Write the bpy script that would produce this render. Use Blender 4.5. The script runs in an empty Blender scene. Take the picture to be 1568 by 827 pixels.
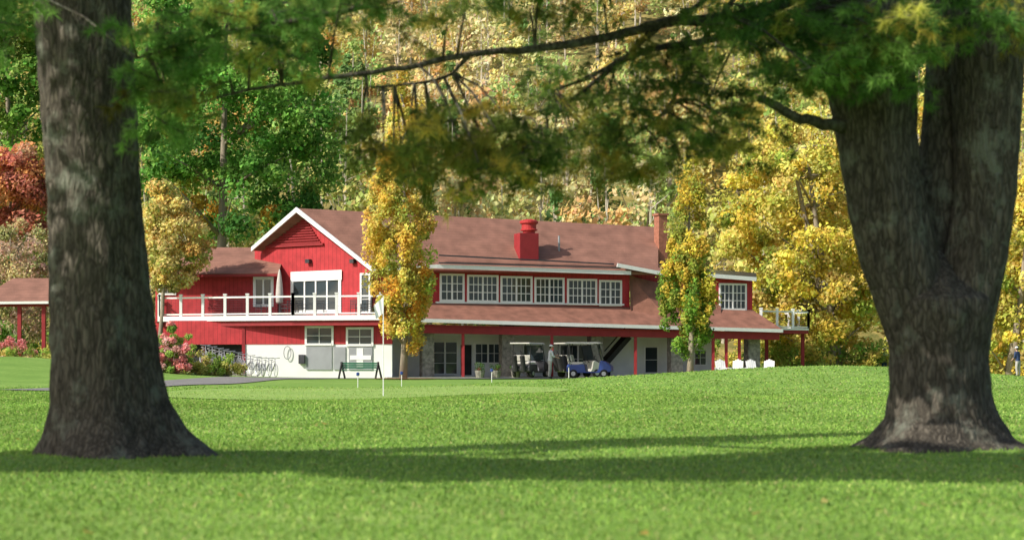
import bpy, math, numpy as np
from mathutils import Vector
rng=np.random.default_rng(7)
F=2600.0; CX=784.0; HZ=554.0; CH=0.9
scene=bpy.context.scene
EL=math.radians(38); _sx,_sy=-.848,-.53; _L=math.hypot(_sx,_sy)
SUN=np.array([_sx/_L*math.cos(EL),_sy/_L*math.cos(EL),math.sin(EL)])
def P(px,py,D): return Vector(((px-CX)*D/F, D, CH+(HZ-py)*D/F))
def lerp(a,b,t): return a+(b-a)*t

def H(x,y):
    x=np.asarray(x,float); y=np.asarray(y,float)
    z=.76*np.exp(-((x-10.5)/8.5)**2-((y-58)/10)**2)
    z=z+1.15*np.exp(-((x+25)/8)**2-((y-82)/15)**2)
    z=z+.2*np.exp(-((x-3)/7)**2-((y-33)/6)**2)
    z=z+.13*np.exp(-((x-4.1)/1.5)**2-((y-16)/1.3)**2)+.06*np.exp(-((x+3.7)/1.3)**2-((y-15.6)/1.2)**2)
    z=z+.035*np.sin(x*.5+1)*np.sin(y*.33+.5)*np.clip(y/20,0,1)*np.clip((90-y)/10,0,1)
    z=z+.02*np.sin(x*1.1+.3*y)*np.sin(y*.8+1)*np.clip((y-17)/10,0,1)*np.clip((42-y)/8,0,1)
    u=np.clip((y-122)/15,0,1); s=u*u*(3-2*u)
    hill=np.clip(y-125,0,150)*.43*s
    return z+hill
def Hs(x,y): return float(H(x,y))

# ---------------- materials
def newmat(name):
    m=bpy.data.materials.new(name); m.use_nodes=True
    nt=m.node_tree; b=nt.nodes['Principled BSDF']; return m,nt,b
def mat(name,col,rough=.7,var=.15,scale=4,bump=0,bscale=30,metal=0,spec=.3,stripe=None,stretch=(1,1,1)):
    m,nt,b=newmat(name); N=nt.nodes; L=nt.links
    b.inputs['Roughness'].default_value=rough; b.inputs['Metallic'].default_value=metal
    b.inputs['Specular IOR Level'].default_value=spec
    g=N.new('ShaderNodeNewGeometry'); mp=N.new('ShaderNodeMapping'); mp.inputs['Scale'].default_value=stretch
    L.new(g.outputs['Position'],mp.inputs['Vector'])
    n=N.new('ShaderNodeTexNoise'); n.inputs['Scale'].default_value=scale; n.inputs['Detail'].default_value=6
    L.new(mp.outputs[0],n.inputs['Vector'])
    r=N.new('ShaderNodeValToRGB'); r.color_ramp.elements[0].position=.3; r.color_ramp.elements[1].position=.7
    c=np.array(col)
    r.color_ramp.elements[0].color=(*(c*(1-var)),1); r.color_ramp.elements[1].color=(*np.minimum(c*(1+var),1),1)
    L.new(n.outputs['Fac'],r.inputs['Fac']); out=r.outputs['Color']; hgt=None
    if stripe:
        ax,freq,wd,dark=stripe
        sx=N.new('ShaderNodeSeparateXYZ'); L.new(g.outputs['Position'],sx.inputs[0])
        a=N.new('ShaderNodeMath'); a.operation='MULTIPLY'; a.inputs[1].default_value=freq; L.new(sx.outputs[ax],a.inputs[0])
        f=N.new('ShaderNodeMath'); f.operation='FRACT'; L.new(a.outputs[0],f.inputs[0])
        l=N.new('ShaderNodeMath'); l.operation='LESS_THAN'; l.inputs[1].default_value=wd; L.new(f.outputs[0],l.inputs[0])
        mx=N.new('ShaderNodeMixRGB'); mx.blend_type='MULTIPLY'; mx.inputs['Color2'].default_value=(dark,dark,dark,1)
        L.new(l.outputs[0],mx.inputs['Fac']); L.new(out,mx.inputs['Color1']); out=mx.outputs[0]
    L.new(out,b.inputs['Base Color'])
    if bump:
        n2=N.new('ShaderNodeTexNoise'); n2.inputs['Scale'].default_value=bscale; n2.inputs['Detail'].default_value=5
        L.new(mp.outputs[0],n2.inputs['Vector'])
        bp=N.new('ShaderNodeBump'); bp.inputs['Strength'].default_value=bump; bp.inputs['Distance'].default_value=.05
        L.new(n2.outputs['Fac'],bp.inputs['Height']); L.new(bp.outputs[0],b.inputs['Normal'])
    return m
def leafmat(name,trans=.35):
    m=bpy.data.materials.new(name); m.use_nodes=True; nt=m.node_tree; nt.nodes.clear(); N=nt.nodes; L=nt.links
    o=N.new('ShaderNodeOutputMaterial'); a=N.new('ShaderNodeAttribute'); a.attribute_name='Col'
    d=N.new('ShaderNodeBsdfDiffuse'); t=N.new('ShaderNodeBsdfTranslucent'); mx=N.new('ShaderNodeMixShader'); mx.inputs[0].default_value=trans
    L.new(a.outputs['Color'],d.inputs['Color']); L.new(a.outputs['Color'],t.inputs['Color'])
    L.new(d.outputs[0],mx.inputs[1]); L.new(t.outputs[0],mx.inputs[2]); L.new(mx.outputs[0],o.inputs[0]); return m
M={}
M['red']=mat('red_board_siding',(.43,.034,.040),.65,.16,2.5,.2,20,stripe=(0,4.0,.1,.6))
M['redtrim']=mat('red_painted_wood',(.29,.026,.030),.6,.12,3)
M['white']=mat('white_painted_wood',(.80,.80,.78),.5,.04,3)
M['whitewall']=mat('white_plaster',(.76,.76,.74),.8,.07,1.2,.1,15)
M['roof']=mat('red_brown_shingles',(.26,.128,.092),.9,.22,1.3,.5,12,stripe=(2,6.0,.14,.84))
M['roof2']=mat('shingle_porch',(.26,.118,.082),.9,.26,1.8,.5,14,stripe=(2,11.0,.16,.8))
M['glass']=mat('window_glass',(.04,.055,.065),.08,.3,.6,spec=.8)
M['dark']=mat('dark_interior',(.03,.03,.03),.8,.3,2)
M['grey']=mat('grey_panel',(.30,.31,.33),.6,.08,2)
M['stone']=mat('stone_pier',(.26,.24,.21),.9,.45,5,.6,9)
M['conc']=mat('concrete',(.35,.34,.32),.9,.15,3,.2,12)
M['asphalt']=mat('asphalt_path',(.22,.21,.2),.95,.15,2,.3,30)
M['metal']=mat('dark_metal',(.08,.08,.09),.4,.15,6,metal=.6)
M['chrome']=mat('light_metal',(.5,.5,.52),.35,.1,6,metal=.6)
M['black']=mat('black_rubber',(.02,.02,.02),.7,.2,6)
M['blue']=mat('blue_bodywork',(.03,.06,.25),.3,.1,5,spec=.5)
M['cream']=mat('cream_bodywork',(.55,.53,.47),.4,.08,5)
M['green']=mat('green_bench_paint',(.03,.15,.08),.5,.15,5)
M['mulch']=mat('mulch',(.28,.15,.07),.95,.4,8,.6,20)
M['trunk']=mat('tree_bark_light',(.30,.25,.19),.95,.3,3,.6,10,stretch=(1,1,.3))
M['pale']=mat('birch_bark',(.55,.49,.40),.9,.2,2)
M['leaf']=leafmat('leaf_foliage',.42)
M['needle']=leafmat('pine_needles',.42)
M['blade']=leafmat('grass_blades',.35)
def barkmat():
    m,nt,b=newmat('pine_bark'); N=nt.nodes; L=nt.links
    b.inputs['Roughness'].default_value=.95; b.inputs['Specular IOR Level'].default_value=.12
    g=N.new('ShaderNodeNewGeometry'); mp=N.new('ShaderNodeMapping'); mp.inputs['Scale'].default_value=(1,1,.22); L.new(g.outputs['Position'],mp.inputs['Vector'])
    n=N.new('ShaderNodeTexNoise'); n.inputs['Scale'].default_value=15; n.inputs['Detail'].default_value=9; n.inputs['Distortion'].default_value=.8; L.new(mp.outputs[0],n.inputs['Vector'])
    v=N.new('ShaderNodeTexVoronoi'); v.feature='DISTANCE_TO_EDGE'; v.inputs['Scale'].default_value=19; 
    mv=N.new('ShaderNodeVectorMath'); mv.operation='ADD'; sc=N.new('ShaderNodeVectorMath'); sc.operation='SCALE'; sc.inputs['Scale'].default_value=.13
    L.new(n.outputs['Color'],sc.inputs[0]); L.new(mp.outputs[0],mv.inputs[0]); L.new(sc.outputs[0],mv.inputs[1]); L.new(mv.outputs[0],v.inputs['Vector'])
    r=N.new('ShaderNodeValToRGB'); e=r.color_ramp.elements; e[0].position=.0;e[0].color=(.055,.047,.039,1); e[1].position=.2; e[1].color=(.145,.125,.103,1)
    L.new(v.outputs['Distance'],r.inputs['Fac'])
    r2=N.new('ShaderNodeValToRGB'); e=r2.color_ramp.elements; e[0].position=.35;e[0].color=(.7,.7,.68,1); e[1].position=.68; e[1].color=(1.25,1.25,1.2,1); L.new(n.outputs['Fac'],r2.inputs['Fac'])
    mx=N.new('ShaderNodeMixRGB'); mx.blend_type='MULTIPLY'; mx.inputs['Fac'].default_value=1; L.new(r.outputs[0],mx.inputs[1]); L.new(r2.outputs[0],mx.inputs[2])
    n3=N.new('ShaderNodeTexNoise'); n3.inputs['Scale'].default_value=2.6; n3.inputs['Detail'].default_value=8; n3.inputs['Roughness'].default_value=.72; L.new(g.outputs['Position'],n3.inputs['Vector'])
    r3=N.new('ShaderNodeValToRGB'); e=r3.color_ramp.elements; e[0].position=.53;e[0].color=(0,0,0,1); e[1].position=.64; e[1].color=(.75,.75,.75,1); L.new(n3.outputs['Fac'],r3.inputs['Fac'])
    mx2=N.new('ShaderNodeMixRGB'); mx2.inputs[2].default_value=(.22,.23,.18,1); L.new(r3.outputs[0],mx2.inputs[0]); L.new(mx.outputs[0],mx2.inputs[1])
    L.new(mx2.outputs[0],b.inputs['Base Color'])
    ad=N.new('ShaderNodeMath'); ad.operation='MULTIPLY_ADD'; ad.inputs[1].default_value=1.8; L.new(v.outputs['Distance'],ad.inputs[0]); L.new(n.outputs['Fac'],ad.inputs[2])
    bp=N.new('ShaderNodeBump'); bp.inputs['Strength'].default_value=.85; bp.inputs['Distance'].default_value=.03; L.new(ad.outputs[0],bp.inputs['Height']); L.new(bp.outputs[0],b.inputs['Normal'])
    return m
M['bark']=barkmat()
def grassmat(name,c1,c2,c3):
    m,nt,b=newmat(name); N=nt.nodes; L=nt.links
    b.inputs['Roughness'].default_value=.9; b.inputs['Specular IOR Level'].default_value=.12
    g=N.new('ShaderNodeNewGeometry')
    mp=N.new('ShaderNodeMapping'); mp.inputs['Scale'].default_value=(.45,.8,1); mp.inputs['Rotation'].default_value=(0,0,.35); L.new(g.outputs['Position'],mp.inputs['Vector'])
    n=N.new('ShaderNodeTexNoise'); n.inputs['Scale'].default_value=.5; n.inputs['Detail'].default_value=8; n.inputs['Roughness'].default_value=.7; L.new(mp.outputs[0],n.inputs['Vector'])
    n2=N.new('ShaderNodeTexNoise'); n2.inputs['Scale'].default_value=7; n2.inputs['Detail'].default_value=7; n2.inputs['Roughness'].default_value=.8; L.new(g.outputs['Position'],n2.inputs['Vector'])
    r=N.new('ShaderNodeValToRGB'); e=r.color_ramp.elements; e[0].position=.38; e[0].color=(*c1,1); e[1].position=.62; e[1].color=(*c3,1); x=e.new(.5); x.color=(*c2,1)
    mix=N.new('ShaderNodeMath'); mix.operation='MULTIPLY_ADD'; mix.inputs[1].default_value=.5
    s=N.new('ShaderNodeMath'); s.operation='MULTIPLY'; s.inputs[1].default_value=.5; L.new(n2.outputs['Fac'],s.inputs[0])
    L.new(n.outputs['Fac'],mix.inputs[0]); L.new(s.outputs[0],mix.inputs[2]); L.new(mix.outputs[0],r.inputs['Fac'])
    sx=N.new('ShaderNodeSeparateXYZ'); L.new(g.outputs['Position'],sx.inputs[0])
    mr=N.new('ShaderNodeMapRange'); mr.inputs['From Min'].default_value=112; mr.inputs['From Max'].default_value=126; L.new(sx.outputs[1],mr.inputs['Value'])
    mx=N.new('ShaderNodeMixRGB'); L.new(mr.outputs[0],mx.inputs[0]); L.new(r.outputs[0],mx.inputs[1])
    n5=N.new('ShaderNodeTexNoise'); n5.inputs['Scale'].default_value=.6; n5.inputs['Detail'].default_value=8; n5.inputs['Roughness'].default_value=.8; L.new(g.outputs['Position'],n5.inputs['Vector'])
    r5=N.new('ShaderNodeValToRGB'); e=r5.color_ramp.elements; e[0].position=.4; e[0].color=(.10,.12,.035,1); e[1].position=.62; e[1].color=(.42,.32,.12,1); L.new(n5.outputs['Fac'],r5.inputs['Fac']); L.new(r5.outputs[0],mx.inputs[2])
    L.new(mx.outputs[0],b.inputs['Base Color'])
    n4=N.new('ShaderNodeTexNoise'); n4.inputs['Scale'].default_value=22; n4.inputs['Detail'].default_value=4; L.new(g.outputs['Position'],n4.inputs['Vector'])
    bp=N.new('ShaderNodeBump'); bp.inputs['Strength'].default_value=.7; bp.inputs['Distance'].default_value=.05; L.new(n4.outputs['Fac'],bp.inputs['Height']); L.new(bp.outputs[0],b.inputs['Normal'])
    return m
M['grass']=grassmat('lawn_grass',(.13,.25,.045),(.19,.325,.062),(.30,.42,.11))
M['green_grass']=grassmat('putting_green_grass',(.24,.38,.09),(.28,.41,.105),(.33,.43,.12))

# ---------------- mesh helpers
def link(o,parent=None):
    bpy.context.collection.objects.link(o)
    if parent: o.parent=parent
    return o
def empty(name):
    o=bpy.data.objects.new(name,None); return link(o)
class MB:
    def __init__(s): s.v=[]; s.f=[]
    def prism(s,pts,d):
        d=Vector(d); pts=[Vector(p) for p in pts]; n=len(pts); b=len(s.v)
        s.v+=[tuple(p) for p in pts]+[tuple(p+d) for p in pts]
        s.f.append(tuple(range(b,b+n))); s.f.append(tuple(range(b+2*n-1,b+n-1,-1)))
        for i in range(n):
            j=(i+1)%n; s.f.append((b+i,b+n+i,b+n+j,b+j))
    def beam(s,p,q,w,h):
        p=Vector(p); q=Vector(q); d=(q-p)
        if d.length<1e-6: return
        d.normalize()
        side=Vector((0,0,1)).cross(d)
        if side.length<1e-3: side=Vector((1,0,0))
        side.normalize(); up=d.cross(side).normalized()
        a=side*w/2; c=up*h/2
        s.prism([p-a-c,p+a-c,p+a+c,p-a+c],q-p)
    def post(s,p,z1,w): 
        p=Vector(p); w/=2
        s.prism([p+Vector((-w,-w,0)),p+Vector((w,-w,0)),p+Vector((w,w,0)),p+Vector((-w,w,0))],(0,0,z1-p.z))
    def tube(s,pts,rad,n=8,lobes=None,cap=True):
        pts=[Vector(p) for p in pts]; b=len(s.v)
        ref=Vector((0.3,1,0.1)).normalized(); m=len(pts)
        for i,p in enumerate(pts):
            d=(pts[min(i+1,m-1)]-pts[max(i-1,0)])
            d=d.normalized() if d.length>1e-9 else Vector((0,0,1))
            e=d.cross(ref)
            if e.length<.05: e=d.cross(Vector((1,0,0)))
            e.normalize(); g=d.cross(e)
            for k in range(n):
                a=2*math.pi*k/n; r=rad[i]
                if lobes: r*=lobes(a,p)
                s.v.append(tuple(p+e*math.cos(a)*r+g*math.sin(a)*r))
        for i in range(m-1):
            for k in range(n):
                k2=(k+1)%n
                s.f.append((b+i*n+k,b+i*n+k2,b+(i+1)*n+k2,b+(i+1)*n+k))
        if cap:
            s.f.append(tuple(b+k for k in range(n))[::-1]); s.f.append(tuple(b+(m-1)*n+k for k in range(n)))
    def obj(s,name,m,parent=None,smooth=False,bevel=0):
        me=bpy.data.meshes.new(name); me.from_pydata(s.v,[],s.f); me.materials.append(m)
        import bmesh
        bm=bmesh.new(); bm.from_mesh(me); bmesh.ops.recalc_face_normals(bm,faces=bm.faces); bm.to_mesh(me); bm.free()
        if smooth: me.polygons.foreach_set('use_smooth',[True]*len(me.polygons))
        o=bpy.data.objects.new(name,me); link(o,parent)
        if bevel:
            md=o.modifiers.new('b','BEVEL'); md.width=bevel; md.segments=2
        return o
def fastmesh(name,V,k,m,parent=None,col=None):
    n=len(V)//k; me=bpy.data.meshes.new(name)
    me.vertices.add(len(V)); me.vertices.foreach_set('co',V.astype(np.float32).ravel())
    me.loops.add(n*k); me.loops.foreach_set('vertex_index',np.arange(n*k,dtype=np.int32))
    me.polygons.add(n); me.polygons.foreach_set('loop_start',np.arange(0,n*k,k,dtype=np.int32))
    me.update(calc_edges=True)
    if col is not None:
        at=me.color_attributes.new('Col','FLOAT_COLOR','POINT')
        c=np.ones((len(V),4),np.float32); c[:,:3]=np.repeat(col,k,axis=0); at.data.foreach_set('color',c.ravel())
    me.materials.append(m)
    return link(bpy.data.objects.new(name,me),parent)
def unit(a): return a/np.maximum(np.linalg.norm(a,axis=1,keepdims=True),1e-9)
def leafV(C,S,nb=None,bias=.8,aspect=.65,sun=0.):
    # blades face partly outward; sun tilts them to the light to brighten crowns
    n=unit(rng.normal(size=C.shape))
    if nb is not None: n=unit(n+nb*bias+SUN*sun)
    a=unit(np.cross(n,rng.normal(size=C.shape))); b=np.cross(n,a)
    S=np.asarray(S)[:,None]; bend=n*S*.25
    V=np.stack([C-a*S+bend,C+b*S*aspect,C+a*S+bend,C-b*S*aspect],1)
    return V.reshape(-1,3)
def pick(pal,n):
    pal=np.array(pal,float); w=pal[:,3]/pal[:,3].sum(); return pal[rng.choice(len(pal),n,p=w),:3]
def clumps_to_leaves(K,R,n,size,kcol,jit=.22,flat=.8):
    N=len(K); C=np.repeat(K,n,0); r=np.repeat(R,n); d=unit(rng.normal(size=(N*n,3)))
    rr=rng.random(N*n)**.45; off=d*(r*rr)[:,None]; off[:,2]*=flat
    col=np.repeat(kcol,n,0)*(1+jit*rng.normal(size=(N*n,1)))*(1+.08*rng.normal(size=(N*n,3)))
    S=size*(.6+.8*rng.random(N*n))
    return C+off,S,d,np.clip(col,.005,.9)

# ---------------- ground
ys=np.concatenate([np.arange(-30,5,2.5),np.arange(5,40,.4),np.arange(40,125,1.0),np.arange(125,300,5),np.array([320,400,600,900,1500])])
xs=np.concatenate([[-900,-500,-300,-200],np.arange(-150,-40,6),np.arange(-40,-12,1),np.arange(-12,12,.4),np.arange(12,40,1),np.arange(40,151,6),[200,300,500,900]])
X,Y=np.meshgrid(xs,ys); Z=H(X,Y)
def gridmesh(name,X,Y,Z,m):
    r,c=X.shape; V=np.stack([X,Y,Z],-1).reshape(-1,3)
    i=np.arange(r*c).reshape(r,c); Fq=np.stack([i[:-1,:-1],i[:-1,1:],i[1:,1:],i[1:,:-1]],-1).reshape(-1,4)
    me=bpy.data.meshes.new(name); me.from_pydata(V.tolist(),[],Fq.tolist()); me.materials.append(m)
    me.polygons.foreach_set('use_smooth',[True]*len(me.polygons))
    return link(bpy.data.objects.new(name,me))
gridmesh('ground',X,Y,Z,M['grass'])
def sheet_polar(name,cx,cy,rx,ry,m,off,wob=.08,ph=0):
    a=np.linspace(0,2*math.pi,73); r=np.linspace(0.0001,1,26); A,R=np.meshgrid(a,r)
    w=1+wob*np.sin(3*A+ph)+wob*.6*np.sin(5*A+2*ph)
    Xs=cx+R*rx*w*np.cos(A); Ys=cy+R*ry*w*np.sin(A); return gridmesh(name,Xs,Ys,H(Xs,Ys)+off,m)
sheet_polar('putting_green',-5.0,49,6.0,8.0,M['green_grass'],.02,.08,1)
def strip(name,pts,w,m,off):
    pts=np.array(pts,float); t=np.linspace(0,len(pts)-1,60); px=np.interp(t,range(len(pts)),pts[:,0]); py=np.interp(t,range(len(pts)),pts[:,1])
    dx=np.gradient(px); dy=np.gradient(py); L=np.hypot(dx,dy); nx=-dy/L; ny=dx/L
    o=np.linspace(-w/2,w/2,6)
    Xs=px[:,None]+nx[:,None]*o; Ys=py[:,None]+ny[:,None]*o
    return gridmesh(name,Xs,Ys,H(Xs,Ys)+off,m)
strip('path',[(-14.2,52),(-13.4,60),(-12.7,72),(-12.0,82),(-10.5,89),(-3,90.5),(8,92.5),(20,96)],3.2,M['asphalt'],.03)

def blades(n,d0,d1):
    u=rng.random(n); D=d0+(d1-d0)*u**1.15
    keep=rng.random(n)<np.clip((d1-D)/25,0,1); D=D[keep]; n=len(D)
    x=(rng.random(n)*2-1)*(D*.335+1.5); z=H(x,D)
    h=(.010+.018*rng.random(n))*(1+D*.012); w=.003+.0005*D
    a=rng.random(n)*math.pi*2; lean=rng.normal(size=(n,2))*.016
    b0=np.stack([x-np.cos(a)*w,D-np.sin(a)*w,z],1); b1=np.stack([x+np.cos(a)*w,D+np.sin(a)*w,z],1)
    tp=np.stack([x+lean[:,0],D+lean[:,1],z+h],1)
    V=np.stack([b0,b1,tp],1).reshape(-1,3)
    patch=(.5+.5*np.sin(x*1.1+2*np.sin(D*.55)+.8*np.sin(x*2.7))*np.sin(D*.7+x*.4+1.3*np.sin(x*.9)))[:,None]
    col=pick([(.22,.38,.07,4),(.28,.44,.09,4),(.38,.48,.13,1.5),(.42,.41,.17,.5)],n)*(1+.18*rng.normal(size=(n,1)))*(.82+.36*patch)
    return V,np.clip(col,.01,.7)
V,c=blades(300000,6.5,62); fastmesh('grass',V,3,M['blade'],None,c)
n=22; D=8.5+25*rng.random(n)**1.5; x=(rng.random(n)*2-1)*D*.33; C=np.stack([x,D,H(x,D)+.03],1)
fastmesh('fallen_leaves',leafV(C,np.full(n,.04)*(0.6+rng.random(n)*.8),np.tile([[0,0,1.]],(n,1)),2.5),4,M['leaf'],None,pick([(.5,.36,.10,3),(.45,.40,.14,2)],n))

# ---------------- tree generator
def tree(name,px,D,env,ncl,nleaf,leaf,pal,trunk_r,clr,depth=1.0,zpal=None,tm='trunk',limbs=24,trunk_top=.85,stems=1,flat=.8):
    root=empty(name); bx=(px-CX)*D/F; gz=Hs(bx,D)
    env=sorted([(CH+(HZ-e[0])*D/F,(e[1]-CX)*D/F,(e[2]-CX)*D/F) for e in env])
    ez=np.array([e[0] for e in env]); el=np.array([e[1] for e in env]); er=np.array([e[2] for e in env])
    zz=np.linspace(ez[0],ez[-1],200); w=np.interp(zz,ez,er-el); pz=(w**1.5+.02); pz/=pz.sum()
    z=rng.choice(zz,ncl,p=pz)+rng.normal(size=ncl)*.1
    l=np.interp(z,ez,el); r=np.interp(z,ez,er); c=(l+r)/2; hw=np.maximum((r-l)/2-clr*.5,.05)
    a=rng.random(ncl)*2*math.pi; q=rng.random(ncl)**.38
    K=np.stack([c+hw*q*np.cos(a),D+hw*depth*q*np.sin(a),z],1)
    R=clr*(.55+.8*rng.random(ncl))
    kc=pick(pal,ncl)
    if zpal is not None:
        t=(z-ez[0])/(ez[-1]-ez[0]); m_=rng.random(ncl)<np.clip(zpal[1](t),0,1); kc[m_]=pick(zpal[0],m_.sum())
    kc=kc*(1+.18*rng.normal(size=(ncl,1)))
    C,S,d,col=clumps_to_leaves(K,R,nleaf,leaf,kc,flat=flat)
    fastmesh('foliage',leafV(C,S,d,.7,sun=.7),4,M['leaf'],root,col)
    mb=MB(); ztop=ez[0]+(ez[-1]-ez[0])*trunk_top; cx=np.interp(ztop,ez,(el+er)/2)
    ts=[]
    for k in range(stems):
        o=(k-(stems-1)/2)*.5
        pts=[Vector((lerp(bx,cx,t)+o*t*2+.1*math.sin(5*t+k),D+.1*math.sin(4*t+2*k),lerp(gz-.1,ztop,t))) for t in np.linspace(0,1,9)]
        mb.tube(pts,[trunk_r*(1.25-.25*min(1,t*8))*(1-.85*t)+.015 for t in np.linspace(0,1,9)],9); ts.append(pts)
    for i in rng.choice(ncl,min(limbs,ncl),replace=False):
        k=Vector(K[i]); pts=ts[rng.integers(stems)]; zs=k.z-abs(k.x-pts[4].x)*.7-.3
        s=min(pts,key=lambda p:abs(p.z-zs)); mid=(s+k)/2+Vector((0,0,.15))
        mb.tube([s,mid,k],[trunk_r*.3,trunk_r*.18,.012],5)
    mb.obj('trunk',M[tm],root,True)
    return root
tree('columnar_yellow_maple',617,86,[(532,597,640),(520,585,655),(470,568,666),(400,554,672),(350,553,673),(300,566,669),(255,578,666),(200,588,654),(140,600,640),(95,610,626)],240,150,.08,
     [(.80,.54,.11,4),(.84,.63,.16,3),(.78,.42,.07,.9),(.62,.57,.14,2.2),(.42,.46,.10,1.1)],.17,.40,zpal=([(.80,.40,.06,1.4),(.80,.52,.09,2),(.54,.52,.11,2)],lambda t:.4-t),limbs=50,flat=1.3)
tree('columnar_yellow_maple',1056,90,[(536,1040,1075),(525,1020,1092),(480,1008,1100),(430,1005,1102),(380,1012,1096),(330,1028,1086),(280,1038,1078),(240,1048,1066)],165,150,.08,
     [(.70,.55,.09,3),(.80,.56,.10,2.5),(.42,.45,.09,2.5)],.16,.40,zpal=([(.20,.34,.055,3),(.36,.42,.08,2),(.7,.52,.08,1)],lambda t:1.0-1.5*t),limbs=40,flat=1.3)
for i,(px,D,rx) in enumerate([(617,86,1.7),(1056,90,1.0)]):
    bx=(px-CX)*D/F; sheet_polar('mulch_bed',bx+.2,D,rx,rx*.9,M['mulch'],.06 if i==0 else .05,.06,i)

YL=[(.82,.62,.11,4),(.76,.62,.16,3),(.58,.56,.12,2.4),(.84,.66,.20,2),(.38,.45,.09,1.4)]
tree('yellow_maple_tree',1283,112,[(530,1130,1345),(490,1105,1360),(420,1085,1365),(340,1085,1360),(270,1110,1340),(215,1150,1300),(180,1190,1270)],270,150,.14,
     YL,.38,.95,depth=.8,stems=2,limbs=40)
tree('yellow_maple_tree',1545,104,[(575,1490,1620),(520,1480,1640),(430,1490,1650),(330,1520,1640),(270,1550,1620)],120,150,.13,
     YL,.3,.85,depth=.8)
tree('yellow_maple_tree',1450,122,[(560,1330,1560),(480,1340,1570),(380,1340,1560),(260,1370,1540),(160,1400,1500)],140,130,.18,
     YL,.3,1.1,depth=.8)
tree('green_maple_tree',330,118,[(350,250,470),(300,215,520),(220,190,525),(120,180,520),(30,190,510),(-50,220,480)],270,170,.16,
     [(.16,.36,.07,4),(.24,.44,.09,3),(.09,.22,.05,2),(.42,.50,.12,1.2)],.45,1.2,depth=.8,limbs=30,
     zpal=([(.8,.42,.07,2),(.78,.52,.09,2)],lambda t:.35-1.8*t))
tree('green_maple_tree',30,125,[(330,-80,90),(240,-100,110),(120,-100,110),(20,-90,100),(-60,-60,80)],150,150,.18,
     [(.16,.33,.06,4),(.26,.42,.08,2),(.44,.46,.12,1.4)],.4,1.2,depth=.8)
tree('yellow_tree',238,96,[(440,225,290),(410,215,318),(360,213,325),(320,218,305),(288,228,270)],95,130,.10,
     [(.78,.62,.22,4),(.78,.52,.16,1.2),(.66,.58,.22,3),(.42,.45,.13,1.4)],.14,.6)
tree('red_maple_tree',30,106,[(345,-60,85),(300,-70,90),(255,-60,80),(228,-20,60)],90,150,.13,
     [(.58,.22,.15,4),(.72,.34,.13,2.5),(.44,.26,.16,2)],.2,.8)
tree('pale_autumn_tree',25,103,[(520,-50,70),(440,-60,95),(380,-60,95),(335,-40,80)],90,110,.10,
     [(.66,.45,.34,4),(.66,.52,.28,2),(.40,.40,.18,2)],.15,.7)

def shrub(name,px,py,D,rx,rz,ncl,nl,leaf,pal,cr):
    root=empty(name); bx=(px-CX)*D/F; gz=Hs(bx,D); d=unit(rng.normal(size=(ncl,3))); d[:,2]=np.abs(d[:,2]); q=rng.random((ncl,1))**.4
    K=np.array([bx,D,gz+.1])+d*q*np.array([rx,rx*.7,rz]); kc=pick(pal,ncl)*(1+.15*rng.normal(size=(ncl,1)))
    C,S,dd,col=clumps_to_leaves(K,np.full(ncl,cr),nl,leaf,kc); ok=C[:,2]>gz-.05
    fastmesh('foliage',leafV(C[ok],S[ok],dd[ok],.7,sun=.6),4,M['leaf'],root,col[ok])
    mb=MB()
    for k in K[:10]: mb.tube([(bx,D,gz-.05),((bx+k[0])/2,(D+k[1])/2,gz+(k[2]-gz)*.6),tuple(k)],[.03,.02,.01],5)
    mb.obj('stems',M['trunk'],root)
HY=[(.88,.34,.32,5),(.88,.52,.46,3),(.24,.38,.08,2.6),(.32,.44,.10,1.4)]
shrub('hydrangea_bush',262,0,82,1.2,2.3,85,120,.06,HY,.22)
shrub('hydrangea_bush',284,0,84,.9,1.4,34,110,.055,HY,.21)
shrub('hydrangea_bush',15,0,95,1.8,1.6,30,100,.06,HY,.3)
SG=[(.60,.56,.16,3),(.32,.45,.09,3),(.72,.58,.17,1.4)]
shrub('green_shrub',305,0,83.5,1.0,1.2,34,110,.05,SG,.26)
shrub('green_shrub',345,0,84.0,1.1,.95,32,110,.05,SG,.24)
shrub('green_shrub',20,0,94,2.4,1.2,40,110,.06,SG,.35)
shrub('green_shrub',-10,0,104,3,4.0,60,110,.1,[(.16,.32,.06,3),(.28,.42,.08,2)],.6)
for px,D,rx,rz in [(1205,110,3.2,2.0),(1130,116,3.5,2.4),(1320,112,2.6,2.2),(1400,116,4,2.0),(1490,112,3.6,2.2),(1250,118,3,3),(100,108,4,3.5),(180,108,4,3.5)]:
    shrub('green_shrub',px,0,D,rx,rz,45,100,.09,[(.24,.40,.08,3),(.40,.47,.10,2),(.72,.58,.14,2)],.5)

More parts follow.
